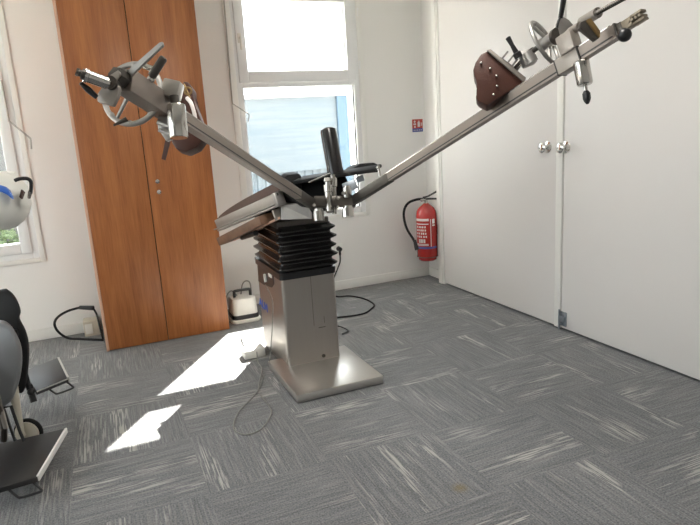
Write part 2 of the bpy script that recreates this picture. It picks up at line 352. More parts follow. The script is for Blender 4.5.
# socket box and black cable beside the wardrobe
sk = thing('socket_box', (-.175, 4.70, 0), 'small cream socket box on the floor between wardrobe and wall', 'socket')
obj('socket_body', MB().box((-.235, 4.60, 0), (-.125, YB-.016, .115), .006), 'cream', sk)
obj('socket_face', MB().box((-.225, 4.592, .02), (-.175, 4.601, .095), .003), 'whiteplastic', sk)
cb = thing('power_cable', (-.3, 4.55, 0), 'thick black cable looped on the carpet left of the wardrobe', 'cable')
pts = [V((-.06, 4.585, .012)), V((-.075, 4.5, .008)), onp(103, 340, 2, .008), onp(80, 339, 2, .008), onp(68, 338, 2, .01), at(58.5, 332, 4.30), at(54.5, 324, 4.26), at(58, 317, 4.26), at(68, 311, 4.28), at(80, 307.5, 4.30)]
pts = pts[2:]
obj('cord', MB().tube(pts, .009), 'blackrubber', cb)
p = at(80, 307.5, 4.30); q = at(93, 308, 4.27)
obj('plug', MB().rod(p, q, .014, .017), 'blackplastic', cb)
obj('tail', MB().tube([q, at(96.5, 314, 4.24), at(99, 323, 4.20), at(103, 339, 4.15)], .007), 'blackrubber', cb)
# ------------------------------------------------------------------ operating table
ot = thing('operating_table', (1.03, 3.2, 0), 'steel orthopaedic operating table with black bellows and two raised leg traction arms', 'operating table')
BX0, BX1, BY0, BY1 = .787, 1.282, 2.745, 3.30
mb = MB().box((BX0, BY0, .004), (BX1, BY1, .05), .007); obj('base_plate', mb, 'plate', ot)
CX0, CX1, CY0, CY1 = .868, 1.190, 3.135, 3.70
def rrect(x0, x1, y0, y1, r, z, n=5, dz=0):
    o = []
    for cx, cy, a0 in ((x1-r, y1-r, 0), (x0+r, y1-r, 90), (x0+r, y0+r, 180), (x1-r, y0+r, 270)):
        for k in range(n+1):
            a = radians(a0+90*k/n); o.append(V((cx+r*cos(a), cy+r*sin(a), z)))
    return o
mb = MB().loft([rrect(CX0, CX1, CY0, CY1, .022, .05), rrect(CX0, CX1, CY0, CY1, .022, .575)])
mb.box((CX0+.01, BY1-.02, .0), (CX1-.01, CY1-.01, .06), .004)
col = obj('column', mb, 'column', ot)
mb = MB().loft([rrect(CX0-.008, CX1+.006, CY0-.008, CY1+.01, .025, .562), rrect(CX0-.010, CX1+.008, CY0-.012, CY1+.012, .025, .60)])
obj('column_collar', mb, 'blackplastic', ot)
lo = []; z = .598; NP = 5; ph = .052
for k in range(NP):
    for t, o_ in ((0, .0), (.15, .002), (.42, .022+.004*(k % 2)), (.58, .024+.004*(k % 2)), (.85, .002)):
        lo.append(rrect(CX0+.012-o_, CX1-.004+o_, CY0+.0-o_, CY1-.03+o_, .03, z+ph*t))
    z += ph
lo.append(rrect(CX0+.012, CX1-.004, CY0, CY1-.03, .03, z))
obj('bellows', MB().loft(lo), 'blackvinyl', ot, ang=50)
ZT = z
# details on the front cover
YC = CY0
a = onp(310.5, 278, 1, YC); b_ = onp(313.5, 326, 1, YC)
obj('seam', MB().box((a.x-.001, YC-.0012, b_.z), (a.x+.0008, YC+.001, .56)), 'iron', col, smooth=False)
q = onp(324.5, 321, 1, YC); w_ = onp(319, 328, 1, YC)
obj('label_plate', MB().box((w_.x-.002, YC-.0012, w_.z), (q.x+.004, YC, w_.z+.004)), 'iron', col, smooth=False)
obj('slot', MB().box((q.x-.002, YC-.0012, q.z-.01), (q.x, YC, q.z+.03)), 'iron', col, smooth=False)
q = onp(323.5, 355.5, 1, YC)
obj('lock', MB().rod(q, q+V((0, -.006, 0)), .010).torus(q+V((0, -.006, 0)), (0, 1, 0), .008, .003, 20, 6), 'iron', col)
# side opening, clip, lettering (left side of column)
def ps(x, y, off=.0): return onp(x, y, 0, CX0-off)
hp = [ps(258.5, 265), ps(273.5, 271.5), ps(274.5, 284), ps(272.5, 287.5), ps(264, 284.5), ps(259, 281)]
obj('side_recess', MB().prism([p+V((-.001, 0, 0)) for p in hp], (-.003, 0, 0)), 'blackplastic', col, smooth=False)
p = ps(270.5, 275.5, .004); obj('clip', MB().blk(p, (0, 1, 0), (0, 0, 1), .06, .012, .022, .003), 'whiteplastic', col)
p = ps(265, 278, .01); obj('socket_plug', MB().blk(p, (0, 1, -.3), (0, 0, 1), .02, .014, .05, .003), 'whiteplastic', col)
cu = bpy.data.curves.new('lettering', 'FONT'); cu.body = 'ALM'; cu.size = .072; cu.extrude = .0006; cu.offset = .002
to = bpy.data.objects.new('lettering', cu); C.objects.link(to)
bpy.context.view_layer.update()
me = bpy.data.meshes.new_from_object(to); bpy.data.objects.remove(to)
me.materials.append(M['blue']); to = bpy.data.objects.new('lettering', me); C.objects.link(to)
p = ps(259.5, 304.5, .0015)
to.matrix_world = Matrix(((0, 0, -1, p.x), (-1.5, 0, 0, p.y), (0, 1, 0, p.z), (0, 0, 0, 1)))
bpy.context.view_layer.update(); wm = to.matrix_world.copy(); to.parent = col; to.matrix_local = Matrix.Translation(-V(ot['_o'])) @ wm
# --- table top, tilted
dn = lambda *p: at(*p)
# top block that ties bellows to the head
mb = MB().box((CX0+.005, CY0+.02, ZT-.01), (CX1-.01, CY1-.06, ZT+.03), .006)
obj('head_block', mb, 'iron', ot)
A0, B0 = dn(279, 200, 3.12), dn(218.5, 226, 3.62)
ax = (B0-A0).normalized(); back = V((.25, .95, -.16)).normalized()
nrm = ax.cross(back).normalized(); nrm = nrm if nrm.z > 0 else -nrm
obj('side_rail', MB().blk((A0+B0)/2+nrm*.012, ax, nrm, (B0-A0).length, .03, .055, .003).blk((A0+B0)/2-nrm*.025, ax, nrm, (B0-A0).length*.98, .045, .012, .002).blk((A0+B0)/2-nrm*.012+ax*.02, ax, nrm, (B0-A0).length*1.02, .05, .006, .001), 'lightcast', ot)
sr = MB().blk(A0-ax*.003+nrm*.005, ax, nrm, .03, .055, .075, .004); eb = obj('rail_end_block', sr, 'cast', ot)
p = A0-ax*.016+nrm*.012; obj('hole', MB().rod(dn(277, 194.5, 3.095), dn(277, 194.5, 3.11), .008), 'dark', eb)
# brown padded board with a curved left end
top = []
n1 = 12
a1, b1 = A0+nrm*.045-ax*.10, B0+nrm*.036
for k in range(n1+1):
    t = k/n1; base_ = a1+(b1-a1)*t; hgt = .045*(1-t**3.0)**.6
    top.append((base_, hgt))
lo = []
for t_, (base_, hgt) in zip([k/n1 for k in range(n1+1)], top):
    e = nrm; f2 = back*.58-ax*(.24*t_)  # hidden rear length and skew shaped for the shadow on the carpet
    lo.append([base_, base_+e*max(hgt, .004), base_+f2+e*max(hgt, .004), base_+f2])
obj('tabletop_pad', MB().loft(lo), 'brownvinyl', ot)
A1, B1 = dn(278, 214, 3.16), dn(233, 236.5, 3.58); ax1 = (B1-A1).normalized()
obj('lower_board', MB().blk((A1+B1)/2+back*.12, ax1, nrm, (B1-A1).length, .24, .05, .003), 'brownboard', ot)
obj('board_edge', MB().blk((A1+B1)/2-back*.003-nrm*.022, ax1, nrm, (B1-A1).length, .012, .012, .002), 'edge', ot)
obj('board_edge', MB().blk(A1-ax1*.004+back*.02, ax1, nrm, .014, .06, .058, .002), 'lightcast', ot)
obj('cross_member', MB().prism([dn(281, 205, 3.14), dn(306, 203, 3.10), dn(312, 213, 3.10), dn(312, 219, 3.12), dn(281, 220, 3.14)], (.06, .25, 0), .003), 'cast', ot, smooth=False)
obj('lever_stub', MB().rod(dn(242, 238, 3.5), dn(256, 233, 3.35), .012, .016), 'blackplastic', ot)
# black seat section and pads
mb = MB().prism([dn(277, 190, 3.16), dn(303, 177.5, 3.18), dn(345, 173.5, 3.10), dn(352, 190, 3.08), dn(345, 206, 3.08), dn(318, 208, 3.06), dn(303, 206, 3.08)], (-.02, .90, -.17), .008)  # rear run out of view, added to shadow a stray sun patch
obj('seat_section', mb, 'blackrubber', ot)
def pad(pts, th, d, name, m='blackvinyl', off=(.05, .22, 0)):
    return obj(name, MB().prism([dn(x, y, d) for x, y in pts], off, .006), m, ot)
obj('seat_pad', MB().prism([dn(281, 192, 3.12), dn(282, 181, 3.12), dn(287, 175, 3.12), dn(299, 173.5, 3.12), dn(301.5, 176, 3.12), dn(302, 190, 3.12)], (.04, .2, 0), .008), 'blackrubber', ot)
obj('seat_pad', MB().prism([dn(352, 175, 3.12), dn(353.5, 168, 3.12), dn(361, 163.5, 3.12), dn(374, 162.5, 3.12), dn(379, 165, 3.12), dn(380, 172, 3.12)], (.02, .16, -.01), .006), 'blackrubber', ot)
P1, P2 = dn(300, 181, 3.06), dn(383, 168.5, 2.93)
sp_ = MB(); dd = (P2-P1); up = V((0, 0, 1))
sp_.blk((P1+P2)/2+V((.01, .07, 0)), dd, V((0, -.1, 1)), dd.length, .16, .018, .006)
obj('support_plate', sp_, 'blackrubber', ot)
obj('highlight_rod', MB().rod(dn(309, 182.5, 3.0), dn(330, 173.5, 2.97), .005), 'chrome', ot, label='thin bright rod standing in for a highlight')  # rod added in place of a white highlight line
obj('pin', MB().rod(dn(378, 166, 2.92), dn(380, 177, 2.92), .007).ball(dn(377.5, 168, 2.92), .008), 'chrome', ot)
obj('perineal_post', MB().rod(dn(336.5, 178, 3.08), dn(327.7, 128.5, 3.08), 0, n=32, prof=[(0, .042), (.93, .0415), (.975, .039), (1, .030)]), 'blackvinyl', ot, label='upright black padded post')
# hub hardware
hb = MB()
hb.rod(dn(327.5, 178, 2.98), dn(329.5, 213, 2.98), 0, n=24, prof=[(0, .019), (.1, .022), (.11, .015), (.2, .015), (.21, .024), (.4, .022), (.41, .019), (.95, .019), (1, .012)])
obj('hub_post', hb, 'chrome', ot)
obj('hub_post', MB().rod(dn(333.5, 175, 3.0), dn(334.5, 214, 3.0), 0, n=24, prof=[(0, .017), (.3, .017), (.31, .012), (1, .012)]), 'chrome', ot)
obj('pivot_block', MB().blk(dn(335, 202, 3.02), R_, U_, .21, .09, .055, .01), 'iron', ot)
for (x, y0, y1, rr) in ((318.5, 211, 221, .027), (347.5, 208, 217, .030), (347, 188, 198, .022)):
    mb = MB().rod(dn(x, y0, 2.97), dn(x+.8, y1, 2.97), rr, rr, n=12); mb.rod(dn(x, y0-2, 2.97), dn(x+.2, y0+1, 2.97), rr*.8)
    obj('clamp_nut', mb, 'brass' if x > 999 else 'chrome', ot, ang=20)
for (x, y) in ((337, 198), (342, 193), (337, 207), (313, 205)):
    obj('bolt', MB().rod(dn(x, y, 2.97), dn(x+1, y, 2.94), .009, .008, n=8), 'chrome', ot, ang=20)
obj('clear_bracket', MB().blk(dn(350, 186, 2.99), R_*.9+U_*.35, U_, .07, .008, .05, .003).blk(dn(360, 179, 2.99), R_*.9+U_*.35, U_, .04, .008, .03, .003), 'zinc', ot)
# ------------------------------------------------------------------ traction arms
HL, EL = dn(317, 207, 3.06), dn(127, 82.5, 1.66)
HR, ER = dn(349, 203.5, 3.04), dn(618, 31, 1.70)
def dep(p): return (p-CAM).dot(W_)
def mkd(a, b, xa, xb):
    ia, ib = 1/dep(a), 1/dep(b)
    return lambda x: 1/(ia+(ib-ia)*(x-xa)/(xb-xa))
dL = mkd(HL, EL, 317, 127); dR = mkd(HR, ER, 349, 618)
def arm(H_, E_, label, h_, w_, side, sl=.26):
    ax = (E_-H_).normalized(); s = V((0, 0, 1)).cross(ax).normalized(); up = ax.cross(s).normalized()   # s: +left seen along the arm
    prof = [(-w_, h_), (w_, h_), (w_, -h_*.42), (w_*.86, -h_*.46), (w_*.86, -h_*.56), (w_, -h_*.60), (w_, -h_), (-w_, -h_), (-w_, -h_*.60), (-w_*.86, -h_*.56), (-w_*.86, -h_*.46), (-w_, -h_*.42)]
    lo = [[H_+ax*((E_-H_).length*t)+s*a+up*b for a, b in prof] for t in (.045, 1)]
    o = obj('traction_arm', MB().loft(lo), 'beam', ot, label=label, smooth=False)
    # dark socket at the pivot; its extra length paints shade on the right arm
    mb = MB(); q = H_+ax*(sl/2-.01); mb.blk(q, ax, up, sl, w_*2.3, h_*2.4, .006); mb.rod(H_-ax*.02, H_+ax*.03, w_*1.1, w_*1.15, n=24)
    obj('dark_arm_root', mb, 'iron', o)
    for sg in (-1, 1):
        c = (H_+E_)/2+s*sg*(w_*.93)-up*(h_*.55); obj('slot', MB().blk(c+ax*.06, ax, up, (E_-H_).length-.14, w_*.16, h_*.26), 'beamdark', o, smooth=False)
    # chrome strips put in as the window-lit rim of the top edge
    mb = MB()
    for sg in (-1, 1):
        c = (H_+E_)/2+s*sg*(w_-.003)+up*(h_+.0015); mb.blk(c+ax*.06, ax, up, (E_-H_).length-.14, .004, .004)
    obj('rim_highlight', mb, 'chrome', o, smooth=False)
    return o, ax, s, up
aL, xL, sL, uL = arm(HL, EL, 'left traction arm over the wardrobe', .0195, .017, 1)
aR, xR, sR, uR = arm(HR, ER, 'right traction arm in front of the white doors', .0195, .016, 1, .40)  # longer dark socket stands for the shaded arm root
def wheel(c, nrm, R, o, up, r=.0075, spokes=3, a0=.4):
    z = nrm.normalized(); mb = MB().torus(c, z, R, r); x = (up-z*up.dot(z)).normalized(); y = z.cross(x)
    for k in range(spokes):
        a = a0+2*pi*k/spokes; e = x*cos(a)+y*sin(a); mb.rod(c+e*.012+z*.012, c+e*R, .0065, .005, n=10)
    for k in range(8):
        a = 2*pi*k/8; e = x*cos(a)+y*sin(a); mb.ball(c+e*(R-.002), r*1.15, u=10, v=8)
    mb.rod(c-z*.012, c+z*.028, .020, .017, n=24)
    return obj('handwheel', mb, 'cast', o)
# ---- left head
def l(x, y, dd=0): return dn(x, y, dL(x)+dd)
q = l(152, 95)
obj('sleeve', MB().blk(EL-xL*.085, xL, uL, .20, .056, .066, .004), 'beam', aL)
obj('end_boss', MB().rod(EL+xL*.01, EL+xL*.05, .026, .024, n=6), 'iron', aL, ang=20)
wheel(dn(132.5, 94, 1.80), (xL-W_*.6), .093, aL, uL, r=.0085, a0=2.6)
obj('screw_shaft', MB().rod(dn(132, 92.5, 1.80), dn(112, 84, 1.62), .012, .012), 'chrome', aL)
p = dn(111.5, 83.5, 1.60)
obj('pedal_plate', MB().prism([dn(x, y, 1.60) for x, y in ((118, 69.5), (121, 74), (116, 80), (119.5, 88), (117.5, 96), (113, 106), (97, 101.5), (97, 94), (103, 88), (108, 76))], W_*.018, .003), 'lightcast', aL)
obj('pedal_disc', MB().rod(p-W_*.012, p+W_*.03, .018, .018, n=28).rod(p-W_*.016, p, .007), 'iron', aL)
obj('pedal_axle', MB().rod(dn(109, 84, 1.585), dn(84.5, 75, 1.55), 0, n=28, prof=[(0, .0125), (.08, .016), (.85, .016), (.88, .018), (1, .018)]), 'chrome', aL)
obj('axle_end', MB().rod(dn(85, 75.2, 1.55), dn(76, 71.5, 1.54), 0, n=20, prof=[(0, .014), (.4, .014), (.42, .009), (.7, .009), (.72, .011), (1, .010)]), 'iron', aL)
obj('lever', MB().rod(dn(97, 97.5, 1.585), dn(80, 82.5, 1.56), 0, n=16, prof=[(0, .0065), (.5, .009), (.95, .0055), (1, .002)]), 'blackplastic', aL, label='small black tapered lever')
obj('crank_arm', MB().prism([dn(126.5, 71, 1.63), dn(159, 42.5, 1.60), dn(162.5, 41.5, 1.60), dn(163, 45, 1.60), dn(131, 75.5, 1.63)], W_*.012, .001), 'cast', aL, smooth=False, label='tapered steel lever pointing up')
obj('handle_peg', MB().rod(dn(150, 79, 1.72), dn(164, 57.5, 1.70), 0, n=24, prof=[(0, .006), (.12, .007), (.13, .0125), (.94, .0115), (1, .009)]), 'iron', aL)
obj('peg_boss', MB().rod(dn(144, 66, 1.74), dn(156, 70, 1.74), .008).ball(dn(151, 79, 1.72), .011), 'chrome', aL)
p = dn(172.5, 90, 1.80)
obj('clamp_head', MB().blk(p, R_*.96-U_*.22, U_, .052, .05, .052, .005), 'steel', aL)
obj('clamp_neck', MB().rod(dn(174, 96, 1.78), dn(175.5, 107, 1.78), .014, .013), 'iron', aL)
obj('clamp_cylinder', MB().rod(dn(176, 105, 1.74), dn(178.8, 138, 1.74), 0, n=32, prof=[(0, .025), (.03, .0265), (.95, .0275), (1, .025)]), 'chrome', aL)
obj('ribbed_bracket', MB().prism([dn(x, y, 1.80) for x, y in ((157.5, 116), (168, 116), (171, 139), (166, 141), (157.5, 128))], W_*.02, .003).rod(dn(158, 122, 1.795), dn(171, 127, 1.79), .008).rod(dn(159, 130, 1.795), dn(171, 134, 1.79), .006), 'cast', aL)
obj('strap', MB().prism([dn(165.5, 139, 1.84), dn(170, 141, 1.84), dn(165, 160, 1.86), dn(161.5, 159, 1.86)], W_*.006), 'leather', aL)
obj('spring_tip', MB().rod(dn(127, 119, 1.77), dn(113.5, 125.5, 1.76), .008, .003), 'iron', aL)
bt_ = obj('leather_boot', MB().prism([dn(x, y, 2.08) for x, y in ((181, 88), (183, 81), (188, 81.5), (192, 87), (191, 96), (196, 108), (203, 125), (204, 137), (197, 147), (186, 152), (176, 149), (171, 141), (172, 125), (176, 105))], (W_*.07-U_*.004), .006), 'leather', aL, label='brown leather foot boot behind the beam')
obj('strap', MB().tube([dn(187, 98, 2.06), dn(191, 103, 2.05), dn(194, 112, 2.05), dn(196, 122, 2.06)], .007), 'labelwhite', aL, label='white strap')
obj('buckle', MB().torus(dn(188, 91, 2.06), W_, .012, .0035, 20, 6).rod(dn(184, 84, 2.06), dn(190, 98, 2.06), .003), 'brass', aL)
# ---- right head
dR0 = dR
def r(x, y, dd=0): return dn(x, y, dR0(x)+dd)
_ia, _ib = 1/dep(HR), 1/dep(ER); _dd = 1/(_ia+(_ib-_ia)*(571-349)/(618-349)); SLT = (dep(HR)-_dd)/(dep(HR)-dep(ER))
def par(p, t): return p+xR*t
obj('sleeve', MB().blk(HR+xR*(ER-HR).length*SLT, xR, uR, .085, .042, .050, .003), 'lightcast', aR)
for _k in (-1, 1): obj('sleeve_rim', MB().blk(HR+xR*((ER-HR).length*SLT+.043*_k), xR, uR, .004, .0425, .0505), 'beamdark', aR, smooth=False)
obj('beam_end', MB().blk(ER+xR*.012, xR, uR, .022, .028, .032, .003).blk(ER+xR*.003, xR, uR, .006, .036, .042, .001), 'iron', aR)
e = ER+xR*.045
mb = MB().blk(e-xR*.008, xR, uR, .03, .03, .026, .002)
for k in (-1, 1): mb.blk(e+xR*.022+uR*.011*k, xR, uR, .036, .026, .008, .002)
for k in range(4): mb.rod(e+xR*(.0+.011*k)-sR*.018, e+xR*(.0+.011*k)+sR*.018, .004, n=8)
obj('ratchet_end', mb, 'brownsteel', aR)
obj('ball_knob', MB().ball(dn(624.6, 35, 1.63), .0185).rod(dn(621, 34, 1.66), dn(624, 35, 1.64), .008), 'blackplastic', aR)
obj('clamp_cylinder', MB().rod(dn(581, 61, 1.80), dn(585, 85, 1.80), 0, n=32, prof=[(0, .019), (.06, .0235), (.93, .0235), (1, .020)]), 'chrome', aR)
obj('clamp_rod', MB().rod(dn(585, 84, 1.80), dn(586.5, 95, 1.80), .006), 'chrome', aR)
obj('clamp_knob', MB().rod(dn(586, 91, 1.80), dn(587.5, 104, 1.80), 0, n=10, prof=[(0, .007), (.2, .012), (.6, .012), (.8, .009), (1, .004)]), 'blackplastic', aR, ang=20)
p = dn(569, 43, 1.83)
obj('clamp_head', MB().blk(p, xR, uR, .055, .045, .06, .004), 'lightcast', aR)
obj('yoke_casting', MB().prism([dn(x, y, 1.85) for x, y in ((556, 27), (560, 21), (561, 16.5), (564.5, 16.5), (568, 21), (575, 25), (578, 35), (577, 44), (568, 46), (562, 42))], W_*.03, .004), 'cast', aR, smooth=False)
obj('lever', MB().rod(dn(560.5, 18, 1.84), dn(565, -8, 1.80), .007, .009), 'blackplastic', aR, label='long black lever rising past the frame top')
obj('cord', MB().tube([dn(560.5, 17, 1.84), dn(558, 22, 1.83), dn(557, 28, 1.83)], .004), 'blackplastic', aR)
wc = dn(544.5, 43, 1.92)
wheel(wc, (R_*.87+U_*.5)*.78-W_*.64, .076, aR, uR, r=.0065, a0=.7)
obj('wheel_hub', MB().rod(dn(547, 42, 1.91), dn(557, 36, 1.86), .019, .021, n=24), 'cast', aR)
obj('wheel_ring', MB().rod(dn(556, 37, 1.865), dn(559, 35, 1.85), .026, .026, n=24), 'iron', aR)
obj('screw_shaft', MB().rod(dn(544, 44, 1.92), dn(529, 53, 2.02), .0085, .0085).rod(dn(533, 50.5, 1.99), dn(529, 53, 2.02), .011, .011), 'iron', aR)
obj('joint_block', MB().blk(dn(527.5, 58.5, 2.02), R_*.9+U_*.35, U_*.9+R_*.2, .045, .04, .05, .006).rod(dn(528, 52, 2.0), dn(533, 62, 2.0), .018, .018), 'cast', aR)
obj('lever', MB().rod(dn(519, 57.5, 2.01), dn(507.5, 37, 2.0), 0, n=16, prof=[(0, .014), (.22, .014), (.26, .009), (.6, .007), (.97, .009), (1, .005)]), 'blackplastic', aR, label='black lever beside the boot plate')
obj('link_rod', MB().rod(dn(522, 60, 2.03), dn(515, 68, 2.06), .006).rod(dn(522, 63, 2.03), dn(517, 70, 2.05), .004), 'chrome', aR)
def tilt(pts, d): return [dn(x, y, d) for x, y in pts]
n_ = W_*.085+R_*.02
obj('boot_plate', MB().prism(tilt(((487, 50), (490.5, 49), (526, 77.5), (524, 82)), 2.03), n_, .001), 'lightcast', aR)
mb = MB()
for t in (.35, .5, .62): 
    x, y = 490+36*t, 49+28*t; mb.blk(dn(x+1, y-2, 2.05), V(R_*.77-U_*.6), R_*.6+U_*.77, .006, .05, .028, .001)
mb.rod(dn(500, 58, 2.06), dn(514, 68, 2.06), .004)
obj('plate_ribs', mb, 'cast', aR)
boot = obj('leather_boot', MB().prism(tilt(((487, 51), (524, 81.5), (487, 105.5), (478, 101), (475.5, 97), (478, 90), (478.5, 84), (474, 76), (473, 70), (475.5, 62), (481, 54)), 2.04), n_, .005), 'leather', aR, label='brown leather foot boot with brass rivets')
for x, y in ((481, 63), (490, 68.5), (496.5, 76), (497, 86), (493.5, 94.5)):
    obj('rivet', MB().ball(dn(x, y, 2.036), .0048, u=10, v=8), 'chrome', boot)
obj('screw_sleeve', MB().rod(dn(570, 32, 1.84), dn(580, 26, 1.79), .013).rod(dn(582, 22, 1.80), dn(598, 12.5, 1.72), .0155, .0155), 'lightcast', aR)
mb = MB(); p, q = dn(597, 13, 1.72), dn(626, -3, 1.60); ln = (q-p).length; k = 0; pr = []
while k*.004 < ln: pr += [(k*.004/ln, .0075 if k % 2 else .0055)]; k += 1
mb.rod(p, q, 0, n=14, prof=pr); obj('threaded_rod', mb, 'iron', aR, ang=10)
obj('stop_pin', MB().rod(dn(597, 14, 1.72), dn(596, 9, 1.72), .003), 'iron', aR)
obj('brass_block', MB().prism(tilt(((588, 19), (594, 24), (600, 33), (599.5, 38), (595.5, 40), (592, 37), (580, 27.5), (581, 22)), 1.69), W_*.02, .002), 'iron', aR)
obj('brass_cheek', MB().prism(tilt(((587, 19.5), (591, 18), (600.5, 31), (600, 37)), 1.68), W_*.02, .001), 'brass', aR, label='brass cheek')
# ------------------------------------------------------------------ thin grey hand-control cable
cw = V((0, 0, .0045))
def fl(x, y): return onp(x, y, 2, .005)
pts = [ps(265.5, 285, .012), at(272.3, 300, 3.42), at(272.5, 320, 3.40), at(271, 345, 3.37), onp(268.5, 366, 2, .005), fl(263, 378), fl(257, 392), fl(240, 410), fl(233.5, 424), fl(236, 431.5), fl(247, 434.5), fl(261, 429), fl(270.5, 415), fl(269.5, 407), fl(259, 392), fl(259.5, 381), fl(262, 369), fl(258, 362), at(256.8, 352, 3.6)]
obj('control_cable', MB().tube(pts, .003), 'greycable', ot, label='thin grey cable looped on the carpet')
tb = thing('power_adapter', tuple(onp(252, 358, 2, 0)), 'small white power adapter box on the carpet in the sun patch', 'adapter')
p = onp(254, 358, 2, 0); obj('adapter_body', MB().box((p.x-.06, p.y-.01, 0), (p.x+.075, p.y+.09, .055), .008), 'whiteplastic', tb)
obj('lead', MB().tube([p+V((-.05, .05, .03)), onp(247, 347, 2, .03), onp(241, 338, 2, .006)], .004), 'greycable', tb)
# cable behind table, wall socket
pk = thing('power_lead', tuple(onp(345, 300, 2, 0)), 'black mains lead from the wall socket looping behind the steel column', 'cable')
p = onp(339.5, 249, 1, YB-.03)
obj('plug', MB().rod(p+V((0, .028, 0)), p+V((0, -.02, 0)), .022, .018).rod(p+V((0, -.005, 0)), p+V((0, -.005, -.05)), .010), 'blackplastic', pk)
g = lambda x, y: onp(x, y, 2, .007)
obj('cord', MB().tube([p+V((0, -.005, -.05)), at(340, 262, 5.05), at(337, 270, 4.9), at(333, 280, 4.8), g(328, 292), g(337, 296.5), g(350, 296), g(365, 299), g(374, 304.5), g(371, 309), g(362, 314), g(337, 317.5), g(318, 318)], .0065), 'blackrubber', pk)
obj('cord', MB().tube([g(336, 325.5), g(343, 327.5), g(348, 331), g(342, 334)], .004), 'blackrubber', pk)
so = thing('wall_socket', (p.x, YB, p.z), 'white wall socket behind the column with a black plug in it', 'socket')
obj('socket_plate', MB().box((p.x-.04, YB-.008, p.z-.04), (p.x+.04, YB, p.z+.04), .003), 'trim', so)
# ------------------------------------------------------------------ suction / pump unit
pc = V((.89, 4.36, 0)); pu = thing('foot_pump', tuple(pc), 'white box vacuum unit with a black carry handle by the wall', 'pump')
def rr2(hx, hy, z, r_=.04): return rrect(pc.x-hx, pc.x+hx, pc.y-hy, pc.y+hy, r_, z)
obj('foot', MB().loft([rr2(.105, .10, .0), rr2(.112, .105, .008), rr2(.112, .105, .022), rr2(.10, .095, .03)]), 'whiteplastic', pu)
obj('band', MB().loft([rr2(.102, .097, .028), rr2(.102, .097, .06)]), 'blackplastic', pu)
obj('body', MB().loft([rr2(.096, .09, .058), rr2(.092, .088, .16), rr2(.088, .082, .18), rr2(.06, .06, .188, .03)]), 'whiteplastic', pu)
obj('carry_handle', MB().tube([pc+V((-.06, -.02, .18)), pc+V((-.06, -.02, .225)), pc+V((-.045, -.02, .235)), pc+V((.045, -.02, .235)), pc+V((.06, -.02, .225)), pc+V((.06, -.02, .18))], .011), 'blackplastic', pu)
obj('hose', MB().tube([pc+V((-.03, .02, .18)), pc+V((-.07, .02, .23)), pc+V((-.115, .0, .20)), pc+V((-.125, -.01, .1)), pc+V((-.118, -.02, .015))], .005), 'greycable', pu)
obj('hose', MB().tube([pc+V((.0, .04, .18)), pc+V((.02, .04, .26)), pc+V((.05, .04, .285)), pc+V((.08, .04, .26)), pc+V((.08, .04, .15))], .005), 'greycable', pu)
# ------------------------------------------------------------------ fire extinguisher
ex = V((2.588, 4.50, 0)); z0, z1 = .205, .665
fe = thing('fire_extinguisher', (ex.x, ex.y, z0), 'red fire extinguisher with black hose hung in the corner beside the white doors', 'fire extinguisher')
Rr = .091
obj('cylinder', MB().rod((ex.x, ex.y, z0), (ex.x, ex.y, z1+.04), 0, n=40, prof=[(0, .07), (.015, .078), (.06, .078), (.065, Rr-.004), (.08, Rr), (.78, Rr), (.86, Rr*.93), (.92, Rr*.75), (.965, Rr*.45), (1, .02)]), 'red', fe)
def lab(z, h, a0, a1, name, m):
    mb = MB(); n = max(2, int((a1-a0)/8)); lo = []
    for k in range(n+1):
        a = radians(a0+(a1-a0)*k/n); e = V((cos(a), sin(a), 0)); c = V((ex.x, ex.y, z)); lo.append([c+e*(Rr+.0002), c+e*(Rr+.0012), c+e*(Rr+.0012)+V((0, 0, h)), c+e*(Rr+.0002)+V((0, 0, h))])
    mb.loft(lo); return mb
fc = -90-30   # towards the camera
def labs(rows, name, m, label=None):
    mb = MB()
    for z, h, a0, a1 in rows:
        n = max(2, int((a1-a0)/8)); lo = []
        for k in range(n+1):
            a = radians(fc+a0+(a1-a0)*k/n); e = V((cos(a), sin(a), 0)); c = V((ex.x, ex.y, z)); lo.append([c+e*(Rr-.001), c+e*(Rr+.0012), c+e*(Rr+.0012)+V((0, 0, h)), c+e*(Rr-.001)+V((0, 0, h))])
        mb.loft(lo)
    o = obj(name, mb, m, fe)
    if label: o['label'] = label
DZ = .045
rows = [(.515, .02, -70, 12), (.485, .008, -68, 10)]
for k in range(4):
    z = .455-.028*k
    a = -62
    while a < 2: rows.append((z, .016, a, a+7)); a += random.uniform(11, 16)
rows += [(.325, .032, -48, -38), (.325, .032, -34, -24), (.325, .032, -20, -10), (.31, .006, -66, 8), (.30, .006, -66, 8)]
rows += [(.29, .24, 20, 24), (.49, .04, 32, 48), (.47, .012, 32, 48)]
rows = [(z+DZ, h, a0, a1) for z, h, a0, a1 in rows]
labs(rows, 'label_print', 'labelwhite', 'white printed instructions')
labs([(.272+DZ, .018, -88, 60)], 'label_band', 'labelblue', 'blue band')
obj('valve', MB().rod((ex.x, ex.y, z1+.03), (ex.x, ex.y, z1+.085), .018, .015).rod((ex.x, ex.y, z1+.07), (ex.x-.05, ex.y-.01, z1+.07), .012), 'chrome', fe)
c = V((ex.x, ex.y, z1+.09))
obj('lever', MB().tube([c+V((-.03, 0, 0)), c+V((.02, -.02, .012)), c+V((.10, -.05, .055))], .008).tube([c+V((-.02, 0, -.012)), c+V((.04, -.03, -.014)), c+V((.11, -.06, -.018))], .008), 'blackplastic', fe)
de = (V((ex.x, ex.y, .5))-CAM).dot(W_)-.03
hs = [at(423, 199, de), at(417, 199.5, de), at(409, 202.5, de), at(404.5, 209, de), at(404, 218, de), at(407, 229, de-.03), at(412.5, 238, de-.07), at(415, 243, de-.08)]
ho = obj('hose', MB().tube(hs, .011), 'blackrubber', fe)
